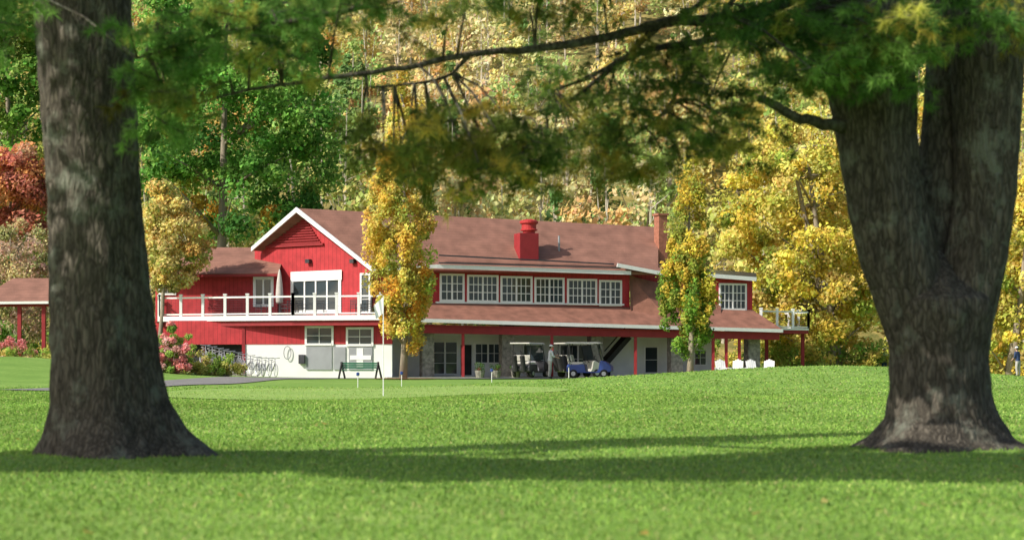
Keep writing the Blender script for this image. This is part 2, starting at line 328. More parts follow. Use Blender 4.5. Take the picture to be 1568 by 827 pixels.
# ---------------- hillside forest (one mass)
LC=[];LS=[];LN=[];LK=[]; tr=MB(); pale=MB()
NT=560
for i in range(NT):  # leaf colours in this loop are lightened to stand in for haze
    D=127+150*rng.random()**1.1; px=rng.uniform(-120,1690); x=(px-CX)*D/F; gz=Hs(x,D)
    u=rng.random(); ht=rng.uniform(9,17); r=rng.uniform(1.9,3.6)
    conf = u<(.26 if (px<560) else .20 if (620<px<800) else .09)
    if conf:
        ncl=20; t=rng.random(ncl)**.8; z=gz+ht*(.12+.88*t); rr=r*.75*(1-t)+.15; a=rng.random(ncl)*6.28
        K=np.stack([x+rr*np.cos(a),D+rr*np.sin(a),z],1); R=.35+.9*(1-t); base=pick([(.18,.31,.10,3),(.26,.38,.12,2)],1)
    else:
        ncl=20; d=unit(rng.normal(size=(ncl,3))); q=rng.random((ncl,1))**.4
        K=np.array([x,D,gz+ht*.62])+d*q*np.array([r,r,ht*.36]); R=np.full(ncl,r*.36)
        if px<540: base=pick([(.36,.52,.15,3.4),(.74,.64,.22,2.2),(.78,.52,.18,1.6),(.56,.58,.20,2)],1)
        elif px<1080: base=pick([(.82,.68,.36,3.8),(.86,.68,.27,3),(.82,.54,.24,2),(.66,.64,.28,2.6),(.44,.55,.19,1.5)],1)
        else: base=pick([(.85,.70,.24,4),(.85,.64,.18,2),(.68,.66,.22,2.6),(.44,.54,.16,1.2)],1)
    kc=np.repeat(base,ncl,0)*(1+.17*rng.normal(size=(ncl,1)))
    dens=34 if rng.random()<.75 else 14
    C,S,d,col=clumps_to_leaves(K,R,dens,.26 if not conf else .23,kc,jit=.18)
    LC.append(C);LS.append(S);LN.append(d);LK.append(col)
    m_=pale if rng.random()<.75 else tr
    lean=rng.normal()*.5
    m_.tube([(x,D,gz-.5),(x+lean*.4,D,gz+ht*.5),(x+lean,D,gz+ht*.9)],[.14,.10,.03],5,cap=False)
    if not conf:
        for k in K[:6]:
            zb=gz+ht*rng.uniform(.35,.6); m_.tube([(x+lean*.4,D,zb),tuple(k)],[.06,.02],4,cap=False)
nu=420; D=rng.uniform(128,270,nu); x=(rng.uniform(-120,1690,nu)-CX)*D/F; K=np.stack([x,D,H(x,D)+.8],1)
C,S,d,col=clumps_to_leaves(K,np.full(nu,1.7),60,.24,pick([(.42,.52,.17,3),(.72,.62,.25,2.5),(.74,.54,.25,1.3),(.26,.38,.11,1.2)],nu))
LC.append(C);LS.append(S);LN.append(d);LK.append(col)
C=np.concatenate(LC);S=np.concatenate(LS);Nn=np.concatenate(LN);K=np.concatenate(LK)
froot=empty('hillside_forest')
fastmesh('foliage',leafV(C,S,Nn,bias=.7,sun=1.0),4,M['leaf'],froot,K)
tr.obj('dark_trunks',M['trunk'],froot); pale.obj('pale_trunks',M['pale'],froot)

# ---------------- clubhouse
class FR:
    def __init__(s,px,D,th):
        th=math.radians(th); s.O=np.array([(px-CX)*D/F,D]); s.u=np.array([math.cos(th),math.sin(th)]); s.n=np.array([-math.sin(th),math.cos(th)])
    def D(s,px,t): 
        r=np.array([(px-CX)/F,1.]); return (s.O@s.n+t)/(r@s.n)
    def pt(s,px,py,t):
        return P(px,py,s.D(px,t))
    def a(s,px,t):
        p=s.pt(px,HZ,t); return (np.array([p.x,p.y])-s.O)@s.u
    def w(s,a,t,z):
        q=s.O+s.u*a+s.n*t; return Vector((q[0],q[1],z))
    def box(s,mb,a0,a1,t0,t1,z0,z1):
        mb.prism([s.w(a0,t0,z0),s.w(a1,t0,z0),s.w(a1,t1,z0),s.w(a0,t1,z0)],(0,0,z1-z0))
    def pbox(s,mb,px0,px1,py0,py1,t0,t1):
        zc=(px0+px1)/2; z1=s.pt(zc,py0,t0).z; z0=s.pt(zc,py1,t0).z
        s.box(mb,s.a(px0,t0),s.a(px1,t0),t0,t1,z0,z1)
UF=FR(CX,96,20); GF=FR(566,95.3,-35); WF=FR(420,98.6,-10)
club=empty('clubhouse')
parts={k:MB() for k in ['red','redtrim','white','whitewall','roof','roof2','glass','dark','grey','stone','conc','metal']}
def window(fr,t,px0,px1,py0,py1,nx,ny,fw=.09,leafs=1,bar=.028):
    zc=(px0+px1)/2; z1=fr.pt(zc,py0,t).z; z0=fr.pt(zc,py1,t).z; a0=fr.a(px0,t); a1=fr.a(px1,t)
    W=parts['white']
    fr.box(W,a0,a0+fw,t-.06,t+.05,z0,z1); fr.box(W,a1-fw,a1,t-.06,t+.05,z0,z1)
    fr.box(W,a0+fw,a1-fw,t-.06,t+.05,z1-fw,z1); fr.box(W,a0+fw,a1-fw,t-.08,t+.05,z0,z0+fw)
    fr.box(parts['glass'],a0+fw,a1-fw,t-.012,t+.03,z0+fw,z1-fw)
    A0=a0+fw;A1=a1-fw;B0=z0+fw;B1=z1-fw
    for k in range(1,leafs):
        c=lerp(A0,A1,k/leafs); fr.box(W,c-.05,c+.05,t-.05,t-.014,B0,B1)
    for k in range(leafs):
        l0=lerp(A0,A1,k/leafs); l1=lerp(A0,A1,(k+1)/leafs)
        for i in range(1,nx):
            c=lerp(l0,l1,i/nx); fr.box(W,c-bar/2,c+bar/2,t-.035,t-.014,B0,B1)
        for j in range(1,ny):
            c=lerp(B0,B1,j/ny); fr.box(W,l0,l1,t-.032,t-.016,c-bar/2,c+bar/2)
RL=UF.pt(455,319,5.5); RR=UF.pt(1008,348,5.5); ELp=UF.pt(571,411,1.5); ER=UF.pt(1008,417,1.5)
parts['roof'].prism([ELp,ER,RR,RL],(0,0,-.16))
BL=P(386,380,99.8); BR=BL+(RR-RL)
parts['roof'].prism([RL,RR,BR,BL],(0,0,-.16))
W=parts['white']
o=Vector((-.05,-.08,0))
for a,b in ((RL,ELp),(RL,BL)):
    a2=a+o; b2=b+o; W.prism([a2+Vector((0,0,.05)),b2+Vector((0,0,.05)),b2+Vector((0,0,-.20)),a2+Vector((0,0,-.24))],(.05,.07,0))
g=[GF.pt(566,414,0),GF.pt(458,325,0),GF.pt(390,384,0),GF.pt(390,500,0),GF.pt(566,500,0)]
parts['red'].prism(g,(.1,.15,0))
for k in range(10):
    f=k/9; y=337+f*35; l=lerp(446,411,f); r=lerp(468,490,f)
    GF.pbox(parts['redtrim'],l,r,y,y+1.9,-.1,-.02)
GF.pbox(parts['redtrim'],406,494,374.5,377.5,-.14,-.02)
for px in (470,538): GF.pbox(parts['metal'],px-3,px+3,397,403,-.25,-.01)
window(GF,-.01,446,523,415,480,1,1,fw=.2,leafs=4,bar=.03)
GF.pbox(W,446,523,415,430,-.1,-.07)
window(GF,-.01,552,568,418,480,1,3,fw=.12)
wl=WF.a(238,0); wr=WF.a(424,0); zt=WF.pt(330,417,0).z; zf=3.45
WF.box(parts['red'],wl,wr,0,.2,zf-1.2,zt)
ew=[WF.pt(222,420,-.8),WF.pt(426,418,-.8)]; rg=[WF.pt(318,379,3.0),WF.pt(388,379,3.0)]
parts['roof'].prism([ew[0],ew[1],rg[1]+Vector((2,0,0)),rg[0]],(0,0,-.14))
bk=WF.pt(235,421,6.5); parts['roof'].prism([ew[0],rg[0],bk],(0,0,-.14))
parts['redtrim'].beam(ew[0]+Vector((0,-.05,-.12)),ew[1]+Vector((0,-.05,-.12)),.06,.14)
window(WF,-.01,388,419,424,470,1,1,fw=.16,leafs=2)
window(WF,-.01,243,270,420,452,2,2,fw=.12)
zd=3.45
dk=[P(243,HZ,96.2),P(448,HZ,93.6),P(583,HZ,92.6)]
for p in dk: p.z=zd
back=[P(583,HZ,96.2),P(500,HZ,98),P(420,HZ,99.5),P(243,HZ,101)]
for p in back: p.z=zd
parts['conc'].prism(dk+back,(0,0,-.22))
fo=Vector((0,-.05,0))
for a,b in zip(dk[:-1],dk[1:]):
    W.beam(a+fo+Vector((0,0,-.13)),b+fo+Vector((0,0,-.13)),.06,.28)
    parts['redtrim'].beam(a+Vector((0,.12,-.40)),b+Vector((0,.12,-.40)),.12,.30)
W.beam(dk[0]+Vector((-.04,0,-.13)),back[3]+Vector((-.04,0,-.13)),.06,.28)
UW=FR(583,93.6,-9)
zr=UW.pt(500,527,0).z
UW.box(parts['red'],UW.a(262,0),UW.a(600,0),0,.2,zr,zd-.24)
UW.box(parts['whitewall'],UW.a(372,0),UW.a(600,0),.03,.25,-.2,zr)
UW.box(parts['dark'],UW.a(262,0),UW.a(372,0),.6,.8,-.2,zr)  # dark panel stands in for the shade under the deck
window(UW,-.01,467,511,499,529,2,2,fw=.12); window(UW,-.01,530,572,501,530,2,2,fw=.12)
UW.pbox(parts['grey'],469,508,531,566,-.04,.06); UW.pbox(parts['grey'],511,529,531,566,-.04,.06); UW.pbox(parts['grey'],534,570,531,566,-.04,.06)
UW.pbox(W,546,556,533,564,-.06,-.041); UW.pbox(W,536,568,544,551,-.075,-.061)
UW.pbox(parts['metal'],457,466,543,557,-.2,.02)
hose=MB(); c=UW.pt(440,540,-.1); hose.tube([c+Vector((.2*math.cos(a),0,.36*math.sin(a))) for a in np.linspace(0,6.28,17)],[.025]*17,6); hose.obj('hose',M['grey'],club)
for px in (245,310,372): 
    q=P(px,HZ,96.2-(px-243)*.0127); q.z=-.1; parts['redtrim'].post(q+Vector((0,.3,0)),zd-.24,.18)
for i in range(8):
    q=P(243,HZ,97.2); q.z=zd-.3-.2*i; parts['redtrim'].prism([q+Vector((-.1-.28*i,0,0)),q+Vector((-.4-.28*i,0,0)),q+Vector((-.4-.28*i,1.2,0)),q+Vector((-.1-.28*i,1.2,0))],(0,0,.08))
def railing(mb,mw,pts,n,h=1.05):
    for (a,b),m_ in zip(zip(pts[:-1],pts[1:]),n):
        for i in range(m_+1):
            p=a.lerp(b,i/m_); p=Vector((p.x,p.y,a.z)); mb.post(p,p.z+h+.12,.15); mb.post(p+Vector((0,0,h+.12)),p.z+h+.2,.2)
        mb.beam(a+Vector((0,0,h)),b+Vector((0,0,h)),.09,.09); mb.beam(a+Vector((0,0,.12)),b+Vector((0,0,.12)),.06,.07)
        for z in np.linspace(.25,.9,6): mw.beam(a+Vector((0,0,z)),b+Vector((0,0,z)),.012,.012)
rw=MB(); rl=MB()
railing(rl,rw,[p+Vector((0,.12,0)) for p in dk],[6,4]); railing(rl,rw,[dk[0]+Vector((.08,.12,0)),back[3]+Vector((.08,0,0))],[3])
t=2.2
L0=UF.pt(571,400,t);R0=UF.pt(964,414,t);R1=UF.pt(964,478,t);L1=UF.pt(571,470,t)
parts['red'].prism([L0,R0,R1,L1],(-.07,.2,0))
for k,(x0,x1,y0,y1) in enumerate([(673,711,419,462),(715,763,421,463),(766,815,423,464.5),(818,864,425,466),(868,914,427,467.5),(917,952,429,469)]):
    window(UF,t-.01,x0,x1,y0,y1,3 if x1-x0>40 else 2,3,fw=.12,leafs=2,bar=.045)
UF.pbox(W,668,956,463.5,466,t-.14,t-.02)
f0=UF.pt(668,408,1.35); f1=UF.pt(966,418,1.35); W.beam(f0,f1,.07,.22)
parts['metal'].beam(UF.pt(672,402.5,1.3),UF.pt(950,410.5,1.3),.12,.07)
W.beam(UF.pt(571,412,1.4),f0,.06,.2)
parts['metal'].beam(UF.pt(672,391,2.0),UF.pt(940,405,1.9)+Vector((0,0,.02)),.06,.08)  # thin dark strip along the roof above the dormer
parts['redtrim'].prism([UF.pt(571,414,1.4),UF.pt(966,420,1.4),UF.pt(966,420,2.2),UF.pt(571,414,2.2)],(0,0,.05))
e1=UF.pt(1198,504,0);p1=UF.pt(1150,473,2.4)
e0=UF.pt(585,486,0);p0=UF.pt(585,459,2.4)
parts['roof2'].prism([e0,e1,p1,p0],(0,0,-.1))
W.beam(e0+Vector((0,-.06,-.1)),e1+Vector((0,-.06,-.1)),.06,.2)
parts['white'].beam(e1+Vector((0.03,0,-.1)),e1+Vector((-1.2,3,-.1)),.06,.2)
parts['redtrim'].beam(UF.pt(585,503,.35),UF.pt(1192,515,.35),.25,.42)
parts['redtrim'].prism([UF.pt(585,497,.1),UF.pt(1192,510,.1),UF.pt(1192,510,3.2),UF.pt(585,497,3.2)],(0,0,.05))
parts['roof2'].prism([UF.pt(964,420,2.3),UF.pt(1006,440,3.0),UF.pt(1104,452,3.0),UF.pt(1104,482,1.6),UF.pt(1030,492,.7),UF.pt(966,480,1.6)],(0,.1,-.1))
parts['red'].prism([UF.pt(966,416,2.9),UF.pt(1104,424,2.9),UF.pt(1104,470,2.9),UF.pt(966,470,2.9)],(0,.2,0))
W.beam(UF.pt(945,406,1.2),UF.pt(1014,419,1.2),.07,.22)
parts['roof'].prism([UF.pt(945,404,1.2),UF.pt(1014,416,1.2),UF.pt(1014,404,3),UF.pt(960,396,3)],(0,0,-.05))
parts['red'].prism([UF.pt(1085,424,2.3),UF.pt(1152,430,2.3),UF.pt(1152,480,2.3),UF.pt(1085,480,2.3)],(-.7,2.5,0))
window(UF,2.28,1101,1143,434,475,3,3,fw=.11,leafs=2,bar=.04)
parts['metal'].prism([UF.pt(1080,418,1.8),UF.pt(1158,424,1.8),UF.pt(1158,418,5),UF.pt(1080,412,5)],(0,0,-.05))
W.beam(UF.pt(1080,421.5,1.75),UF.pt(1158,427.5,1.75),.06,.24)
ch=MB(); a0=UF.a(796,2.3);a1=UF.a(825,2.3); z1=UF.pt(810,357,2.3).z; UF.box(ch,a0,a1,2.3,3.3,5.9,z1)
ch.obj('chimney',M['redtrim'],club,bevel=.02)
cp=MB(); c=UF.pt(810,357,2.8)
cp.tube([c+Vector((0,0,h_)) for h_ in (0,.1,.14,.2,.24,.5,.56,.68,.74,.8)],[.36,.36,.50,.50,.43,.43,.54,.54,.45,.2],18); cp.obj('chimney_cap',mat('red_painted_metal',(.42,.035,.035),.5,.1,3),club,False)
vp=MB(); c=UF.pt(856,382,3.2); vp.tube([c+Vector((0,0,-.5)),c+Vector((0,0,.8))],[.06,.06],8); vp.obj('roof_vent',M['grey'],club)
c2=MB(); a0=UF.a(1009,3.5);a1=UF.a(1022,3.5); z1=UF.pt(1018,330,3.5).z; UF.box(c2,a0,a1,3.5,4.2,4,z1); UF.box(c2,a0-.08,a1+.08,3.42,4.3,z1+.002,z1+.12); c2.obj('brick_chimney',mat('brick',(.35,.14,.09),.9,.25,6,.3,12,stripe=(2,12,.15,.7)),club)
tw=3.2
UF.box(parts['whitewall'],UF.a(590,tw),UF.a(1092,tw),tw,tw+.2,-.2,3.0)
UF.box(parts['conc'],UF.a(590,0),UF.a(1190,0),-.3,tw,-.25,.06)
UF.box(parts['conc'],UF.a(1092,tw),UF.a(1170,tw),tw,tw+2,-.25,.05)
for x0,x1,y0,y1,nx,ny,lf in [(661,701,522,574,1,3,2),(726,768,525,557,2,2,2),(800,830,527,571,1,1,2),(856,900,527,572,1,2,3),(986,1008,530,572,1,2,1),(1062,1082,535,560,2,2,1)]:
    window(UF,tw-.01,x0,x1,y0,y1,nx,ny,fw=.08,leafs=lf)
UF.pbox(parts['dark'],706,722,528,574,tw-.06,tw-.002)  # dark slab on the wall, painted as the shade of an opening
st=MB(); s0=UF.pt(925,556,2.2); s1=UF.pt(960,516,2.2); st.beam(s0,s1,.9,.28); st.beam(s0+Vector((0,-.45,.7)),s1+Vector((0,-.45,.7)),.05,.06); st.obj('stair_flight',M['dark'],club)
for x in (709,845,973,1092,1112,1132): 
    q_=UF.pt(x,HZ,.35); q_.z=.06; parts['redtrim'].post(q_,UF.pt(x,510,.35).z,.17)
for x in (656,778,914,1037,1155):
    UF.box(parts['stone'],UF.a(x-9,1.0),UF.a(x+9,1.0),1.0,1.6,.06,3.0)
d0=UF.pt(1152,502,1.8); d1=P(1238,505,106.5); zz=2.95
r0=Vector((d0.x,d0.y,zz)); r1=Vector((d1.x,d1.y,zz)); r2=r1+Vector((-1.2,4,0)); r3=r0+Vector((-1.2,4,0))
parts['redtrim'].prism([r0,r1,r2,r3],(0,0,-.3)); W.beam(r0+Vector((0,-.05,-.02)),r1+Vector((0,-.05,-.02)),.06,.12)
railing(rl,rw,[r0.lerp(r1,.15),r1,r2],[3,3],1.05)
for f_ in (.35,1): 
    q_=r0.lerp(r1,f_); q_=Vector((q_.x-.3,q_.y+.4,-.1)); parts['redtrim'].post(q_,zz-.3,.2)
names=dict(red='red_walls',redtrim='red_trim',white='white_trim',whitewall='white_walls',roof='main_roof',roof2='porch_roof',glass='window_panes',dark='dark_shade_panels',grey='grey_panels',stone='stone_piers',conc='floors',metal='dark_metal_parts')
for k,mb in parts.items(): mb.obj(names[k],M[k],club)
rl.obj('railing',M['white'],club); rw.obj('railing_wires',M['metal'],club)

gz_=empty('gazebo'); gb=MB(); gr=MB()
tl=P(-40,462,95.5);tr_=P(75,461,95.5);tb=P(85,461,101)
ap2=P(20,426,98.3); ap=P(75,426,98.3)
gr.prism([tl,tr_,ap,ap2],(0,0,-.12)); gr.prism([tr_,tb,ap],(0,0,-.12)); gr.obj('roof',M['roof'],gz_)
for px in (-8,30,67): gb.post(Vector((P(px,0,95.9).x,95.9,Hs(P(px,0,95.9).x,95.9)-.1)),P(px,463,95.9).z,.2); gb.post(Vector((P(px,0,100).x,100,0)),P(px,463,100).z,.2)
gb.beam(P(-38,467,95.9),P(75,466,95.9),.15,.25); gb.obj('posts',M['redtrim'],gz_)
wt=MB(); wt.beam(tl+Vector((0,-.05,-.08)),tr_+Vector((0,-.05,-.08)),.06,.14); wt.obj('fascia',M['white'],gz_)

um=empty('patio_umbrella'); mb=MB(); c=P(428,HZ,95.5); b=Vector((c.x,c.y,zd))
mb.tube([b,b+Vector((0,0,2.6))],[.03,.03],8); mb.tube([b,b+Vector((0,0,.08))],[.25,.25],12); mb.obj('pole',M['metal'],um)
mb=MB(); mb.tube([b+Vector((0,0,z_)) for z_ in (.75,.8,1.3,1.9,2.4,2.65)],[.16,.2,.21,.16,.09,.02],12,lobes=lambda a,p:1+.18*math.sin(a*6)); mb.obj('canopy',mat('umbrella_cloth',(.5,.46,.42),.9,.1,4),um,True)
def chair(name,loc,rot,m,s=1,adk=False):
    r=empty(name); mb=MB()
    if adk:
        mb.prism([(-.28,-.45,.36),(.28,-.45,.36),(.26,.1,.22),(-.26,.1,.22)],(0,0,.03))
        for i in range(5):
            x=-.24+.12*i; hh=.95+.1*(1-abs(i-2)/2); mb.prism([(x-.05,.08,.2),(x+.05,.08,.2),(x+.055,.38,hh),(x-.055,.38,hh)],(0,.025,0))
        for sx in (-.34,.34):
            mb.prism([(sx-.07,-.5,.55),(sx+.07,-.5,.55),(sx+.05,.25,.55),(sx-.05,.25,.55)],(0,0,.025))
            mb.prism([(sx-.02,-.48,0),(sx+.02,-.48,0),(sx+.02,-.38,0),(sx-.02,-.38,0)],(0,0,.55)); mb.beam((sx,-.4,.33),(sx,.4,.03),.03,.1); mb.beam((sx,.2,.55),(sx,.3,.05),.03,.06)
    else:
        mb.prism([(-.22,-.22,.43),(.22,-.22,.43),(.22,.22,.43),(-.22,.22,.43)],(0,0,.03))
        for sx in (-.21,.21):
            for sy in (-.21,.21): mb.tube([(sx,sy,0),(sx,sy,.9 if sy>0 else .65)],[.016,.016],6)
            mb.beam((sx,-.22,.65),(sx,.22,.65),.04,.02)
        for z_ in (.55,.65,.75,.85): mb.beam((-.21,.21,z_),(.21,.21,z_),.015,.05)
    mb.obj('frame',m,r); r.location=loc; r.rotation_euler=(0,0,rot); return r
for px,D_,ro in [(400,96.5,1),(438,95.2,-2),(460,95,.5),(545,94.2,2.5),(560,94.3,-1),(490,94.6,0)]:
    c=P(px,HZ,D_); chair('patio_chair',(c.x,c.y,zd),ro,M['metal'])
for i,px in enumerate((1106,1129,1153,1177)):
    D_=96; x=(px-CX)*D_/F; chair('adirondack_chair',(x,D_,Hs(x,D_)),.25*(-1)**i,M['white'],adk=True)

def cart(loc,rot,body,name='golf_cart'):
    r=empty(name)
    mb=MB()
    prof=[(-1.2,.32),(-1.22,.62),(-1.1,.72),(-.25,.74),(-.2,.62),(-.15,.34),(.45,.34),(.55,.5),(.62,.9),(.7,.95),(1.0,.82),(1.22,.62),(1.25,.36),(1.1,.3),(.5,.27),(-.6,.27)]
    mb.prism([(x,-.58,z) for x,z in prof],(0,1.16,0)); mb.obj('body',body,r,bevel=.03)
    mb=MB(); mb.prism([(-.95,-.52,.745),(-.3,-.52,.745),(-.3,-.52,.86),(-.95,-.52,.86)],(0,1.04,0)); mb.prism([(-.98,-.52,.9),(-.88,-.52,.9),(-.98,-.52,1.25),(-1.06,-.52,1.25)],(0,1.04,0)); mb.obj('seat',M['cream'],r,bevel=.03)
    mb=MB()
    for y in (-.55,.55):
        mb.tube([(.72,y,.92),(.45,y,1.86)],[.02,.02],6); mb.tube([(-1.08,y,.7),(-1.02,y,1.86)],[.02,.02],6)
    mb.tube([(.55,-.25,.85),(.3,-.25,1.05)],[.02,.02],6)
    c=Vector((.28,-.25,1.07)); mb.tube([c+Vector((.08*math.sin(a)*.6,.17*math.cos(a),.15*math.sin(a))) for a in np.linspace(0,6.28,13)],[.015]*13,6)
    mb.tube([(-1.3,-.5,.45),(-1.3,.5,.45)],[.02,.02],6)
    mb.obj('frame',M['black'],r)
    mb=MB(); mb.prism([(-1.25,-.62,1.86),(.62,-.62,1.86),(.66,-.6,1.9),(.5,-.58,1.94),(-1.2,-.58,1.95),(-1.28,-.6,1.91)],(0,1.24,0)); mb.obj('canopy',M['cream'],r,bevel=.02)
    mb=MB(); mb.prism([(.70,-.5,.98),(.47,-.5,1.8),(.475,-.5,1.8),(.705,-.5,.98)],(0,1.0,0)); mb.obj('windshield',M['glass'],r)
    mb=MB()
    for x in (-.82,.85):
        for y in (-.62,.44): mb.tube([(x,y,.23),(x,y+.03,.23),(x,y+.15,.23),(x,y+.18,.23)],[.2,.23,.23,.2],18)
    mb.obj('wheels',M['black'],r,False)
    mb=MB()
    for x in (-.82,.85): mb.tube([(x,-.635,.23),(x,-.62,.23)],[.12,.12],12); mb.tube([(x,.62,.23),(x,.635,.23)],[.12,.12],12)
    mb.obj('hubs',M['chrome'],r)
    mb=MB()
    for y in (-.25,.25):
        mb.tube([(-1.25,y,.35),(-1.42,y,1.0),(-1.46,y,1.2)],[.13,.14,.15],10)
        for k in range(5): mb.tube([(-1.44,y-.08+.04*k,1.15),(-1.5,y-.1+.05*k,1.38+.03*k)],[.008,.02],5)
    mb.obj('golf_bags',M['dark'],r)
    r.location=loc; r.rotation_euler=(0,0,rot)
def gp(px,D_): x=(px-CX)*D_/F; return (x,D_,Hs(x,D_)+.03)
cart(gp(903,92.8),math.radians(-10),M['blue']); cart(gp(812,96.0),math.radians(62),M['metal']); cart(gp(886,96.2),math.radians(28),M['cream'])

skin=mat('skin',(.5,.3,.22),.6,.05,8)
def person(name,loc,rot,arms,shirt,pants,cap,legs=((.02,0),(-.02,0)),lean=0.):
    r=empty(name)
    ls,rs=legs
    v=[(0,0,.95),(0,lean*.3,1.12),(0,lean*.7,1.32),(0,lean,1.47),(0,lean+.02,1.54),(0,lean+.03,1.62),(0,lean+.02,1.69),(0,lean+.01,1.745)]
    rad=[.15,.145,.17,.06,.052,.078,.088,.06]; e=[(i,i+1) for i in range(7)]
    def add(p,ra,par): v.append(p); rad.append(ra); e.append((par,len(v)-1)); return len(v)-1
    tips=[]
    for sx,(kf,af),arm in ((-1,ls,arms[0]),(1,rs,arms[1])):
        h=add((sx*.09,0,.88),.115,0); k=add((sx*.11,kf+.02,.5),.078,h); a=add((sx*.12,af-.02,.1),.06,k); add((sx*.13,af+.06,.045),.045,a); add((sx*.135,af+.16,.035),.035,len(v)-1)
        s_=add((sx*.18,lean,1.42),.072,2); el=add(arm[0],.05,s_); w=add(arm[1],.032,el); tips.append((Vector(arm[0]),Vector(arm[1]),sx))
    me=bpy.data.meshes.new('body'); me.from_pydata(v,e,[]); ob=bpy.data.objects.new('tmp',me); link(ob)
    md=ob.modifiers.new('s','SKIN'); me.skin_vertices.new() if not me.skin_vertices else None
    for i,sv in enumerate(me.skin_vertices[0].data): sv.radius=(rad[i],rad[i]*(.75 if i<3 else 1)); sv.use_root=(i==0)
    sb=ob.modifiers.new('u','SUBSURF'); sb.levels=2
    dg=bpy.context.evaluated_depsgraph_get(); dg.update(); m2=bpy.data.meshes.new_from_object(ob.evaluated_get(dg)); bpy.data.objects.remove(ob)
    m2.materials.clear()
    for m_ in (shirt,pants,skin,M['black']): m2.materials.append(m_)
    for p in m2.polygons:
        c=p.center; p.use_smooth=True
        if c.z<.09: p.material_index=3
        elif c.z<.93 and abs(c.x)<.22 and c.y<.3: p.material_index=1
        elif c.z>1.49: p.material_index=2
        else:
            p.material_index=0
            for el,w,sx in tips:
                if (c-w).length<.17 and (c-Vector((0,0,1.2))).length>.2: p.material_index=2
    body=bpy.data.objects.new('body',m2); link(body,r)
    mb=MB()
    for el,w,sx in tips:
        d=(w-el).normalized(); side=d.cross(Vector((0,0,1)));
        if side.length<.2: side=d.cross(Vector((1,0,0)))
        side.normalize(); nn=side.cross(d)
        mb.tube([w-d*.01,w+d*.03,w+d*.085],[.026,.038,.036],8)
        for i,(o_,L_) in enumerate([(-.027,.06),(-.009,.075),(.009,.07),(.027,.055)]):
            b0=w+d*.08+side*o_; mb.tube([b0,b0+d*L_*.5,b0+d*L_*.85-nn*.015,b0+d*L_-nn*.035],[.0095,.009,.008,.006],6)
        b0=w+d*.03-side*.03; mb.tube([b0,b0-side*.025+d*.025,b0-side*.03+d*.055],[.011,.01,.008],6)
    hy=lean+.02
    mb.tube([(0,hy+.085,1.67),(0,hy+.115,1.635),(0,hy+.09,1.63)],[.008,.014,.01],6)
    for sx in (-1,1): mb.tube([(sx*.085,hy,1.67),(sx*.1,hy-.01,1.65),(sx*.088,hy,1.625)],[.012,.016,.01],6)
    mb.obj('hands_and_face',skin,r,True)
    mb=MB(); mb.tube([(0,hy,1.685),(0,hy,1.72),(0,hy,1.765),(0,hy,1.785)],[.1,.1,.075,.02],14); mb.prism([(-.07,hy+.07,1.69),(.07,hy+.07,1.69),(.05,hy+.17,1.68),(-.05,hy+.17,1.68)],(0,0,.012)); mb.obj('cap',cap,r,True)
    mb=MB(); mb.tube([(0,hy-.03,1.6),(0,hy-.03,1.69)],[.078,.088],12)
    for sx in (-1,1): mb.tube([(sx*.033,hy+.083,1.668),(sx*.033,hy+.092,1.668)],[.009,.006],6)
    mb.tube([(-.025,hy+.083,1.595),(.025,hy+.083,1.595)],[.006,.006],5); mb.obj('hair_and_features',M['dark'],r)
    r.location=loc; r.rotation_euler=(0,0,rot)
grey=mat('grey_shirt',(.55,.56,.59),.8,.1,6); kh=mat('grey_trousers',(.40,.38,.36),.85,.1,6); wc=mat('white_cloth',(.75,.75,.75),.8,.05,6); navy=mat('navy_cloth',(.03,.05,.12),.8,.1,6)
person('golfer',gp(842,90.0),math.radians(-75),(((-.24,.16,1.2),(-.2,.42,1.22)),((.26,.1,1.16),(.2,.36,1.1))),grey,kh,wc,((.06,.04),(-.06,-.08)),lean=.05)
person('golfer',gp(1559,100),math.radians(40),(((-.26,.05,1.16),(-.22,.25,1.0)),((.26,.05,1.16),(.2,.25,1.0))),navy,kh,wc,lean=.08)
person('golfer',gp(1354,112),math.radians(200),(((-.26,.0,1.16),(-.28,.08,.9)),((.26,.0,1.16),(.28,.08,.9))),wc,navy,wc)

bk_=MB(); 
def bankz(px): return max(0.,.95*(1-(px-290)/115))
for i in range(12):
    p0_,p1_=285+i*10,296+i*10; zt_=bankz((p0_+p1_)/2)+rng.uniform(-.05,.05)
    if zt_<.08: continue
    a0=P(p0_,HZ,90.0+rng.uniform(-.15,.15)); a1=P(p1_,HZ,90.0); b1=P(p1_,HZ,93.5); b0=P(p0_,HZ,93.5)
    bk_.prism([Vector((q.x,q.y,-.1)) for q in (a0,a1,b1,b0)],(0,0,zt_+.1))
bk_.obj('stone_bank',M['stone'],None,bevel=.06)
def bike(loc,rot):
    r=empty('bicycle'); w=MB(); f=MB()
    for x in (-.52,.52):
        w.tube([(x+.33*math.cos(a),0,.34+.33*math.sin(a)) for a in np.linspace(0,6.283,21)],[.022]*21,5)
        for a in np.linspace(0,3.14,7)[:-1]: f.tube([(x+.32*math.cos(a),0,.34+.32*math.sin(a)),(x-.32*math.cos(a),0,.34-.32*math.sin(a))],[.004,.004],3)
    T=lambda *p:f.tube(list(p),[.02]*len(p),5)
    T((-.52,0,.34),(-.05,0,.3),(.38,0,.75)); T((-.05,0,.3),(-.2,0,.85)); T((-.17,0,.78),(.36,0,.82)); T((-.52,0,.34),(-.17,0,.75)); T((.52,0,.34),(.36,0,.95)); T((.36,-.28,1.0),(.38,0,.97),(.36,.28,1.0))
    f.prism([(-.32,-.07,.86),(-.08,-.03,.86),(-.08,.03,.86),(-.32,.07,.86)],(0,0,.05))
    w.obj('wheels',M['chrome'],r); f.obj('frame',M['chrome'],r); r.location=loc; r.rotation_euler=(0,0,rot)
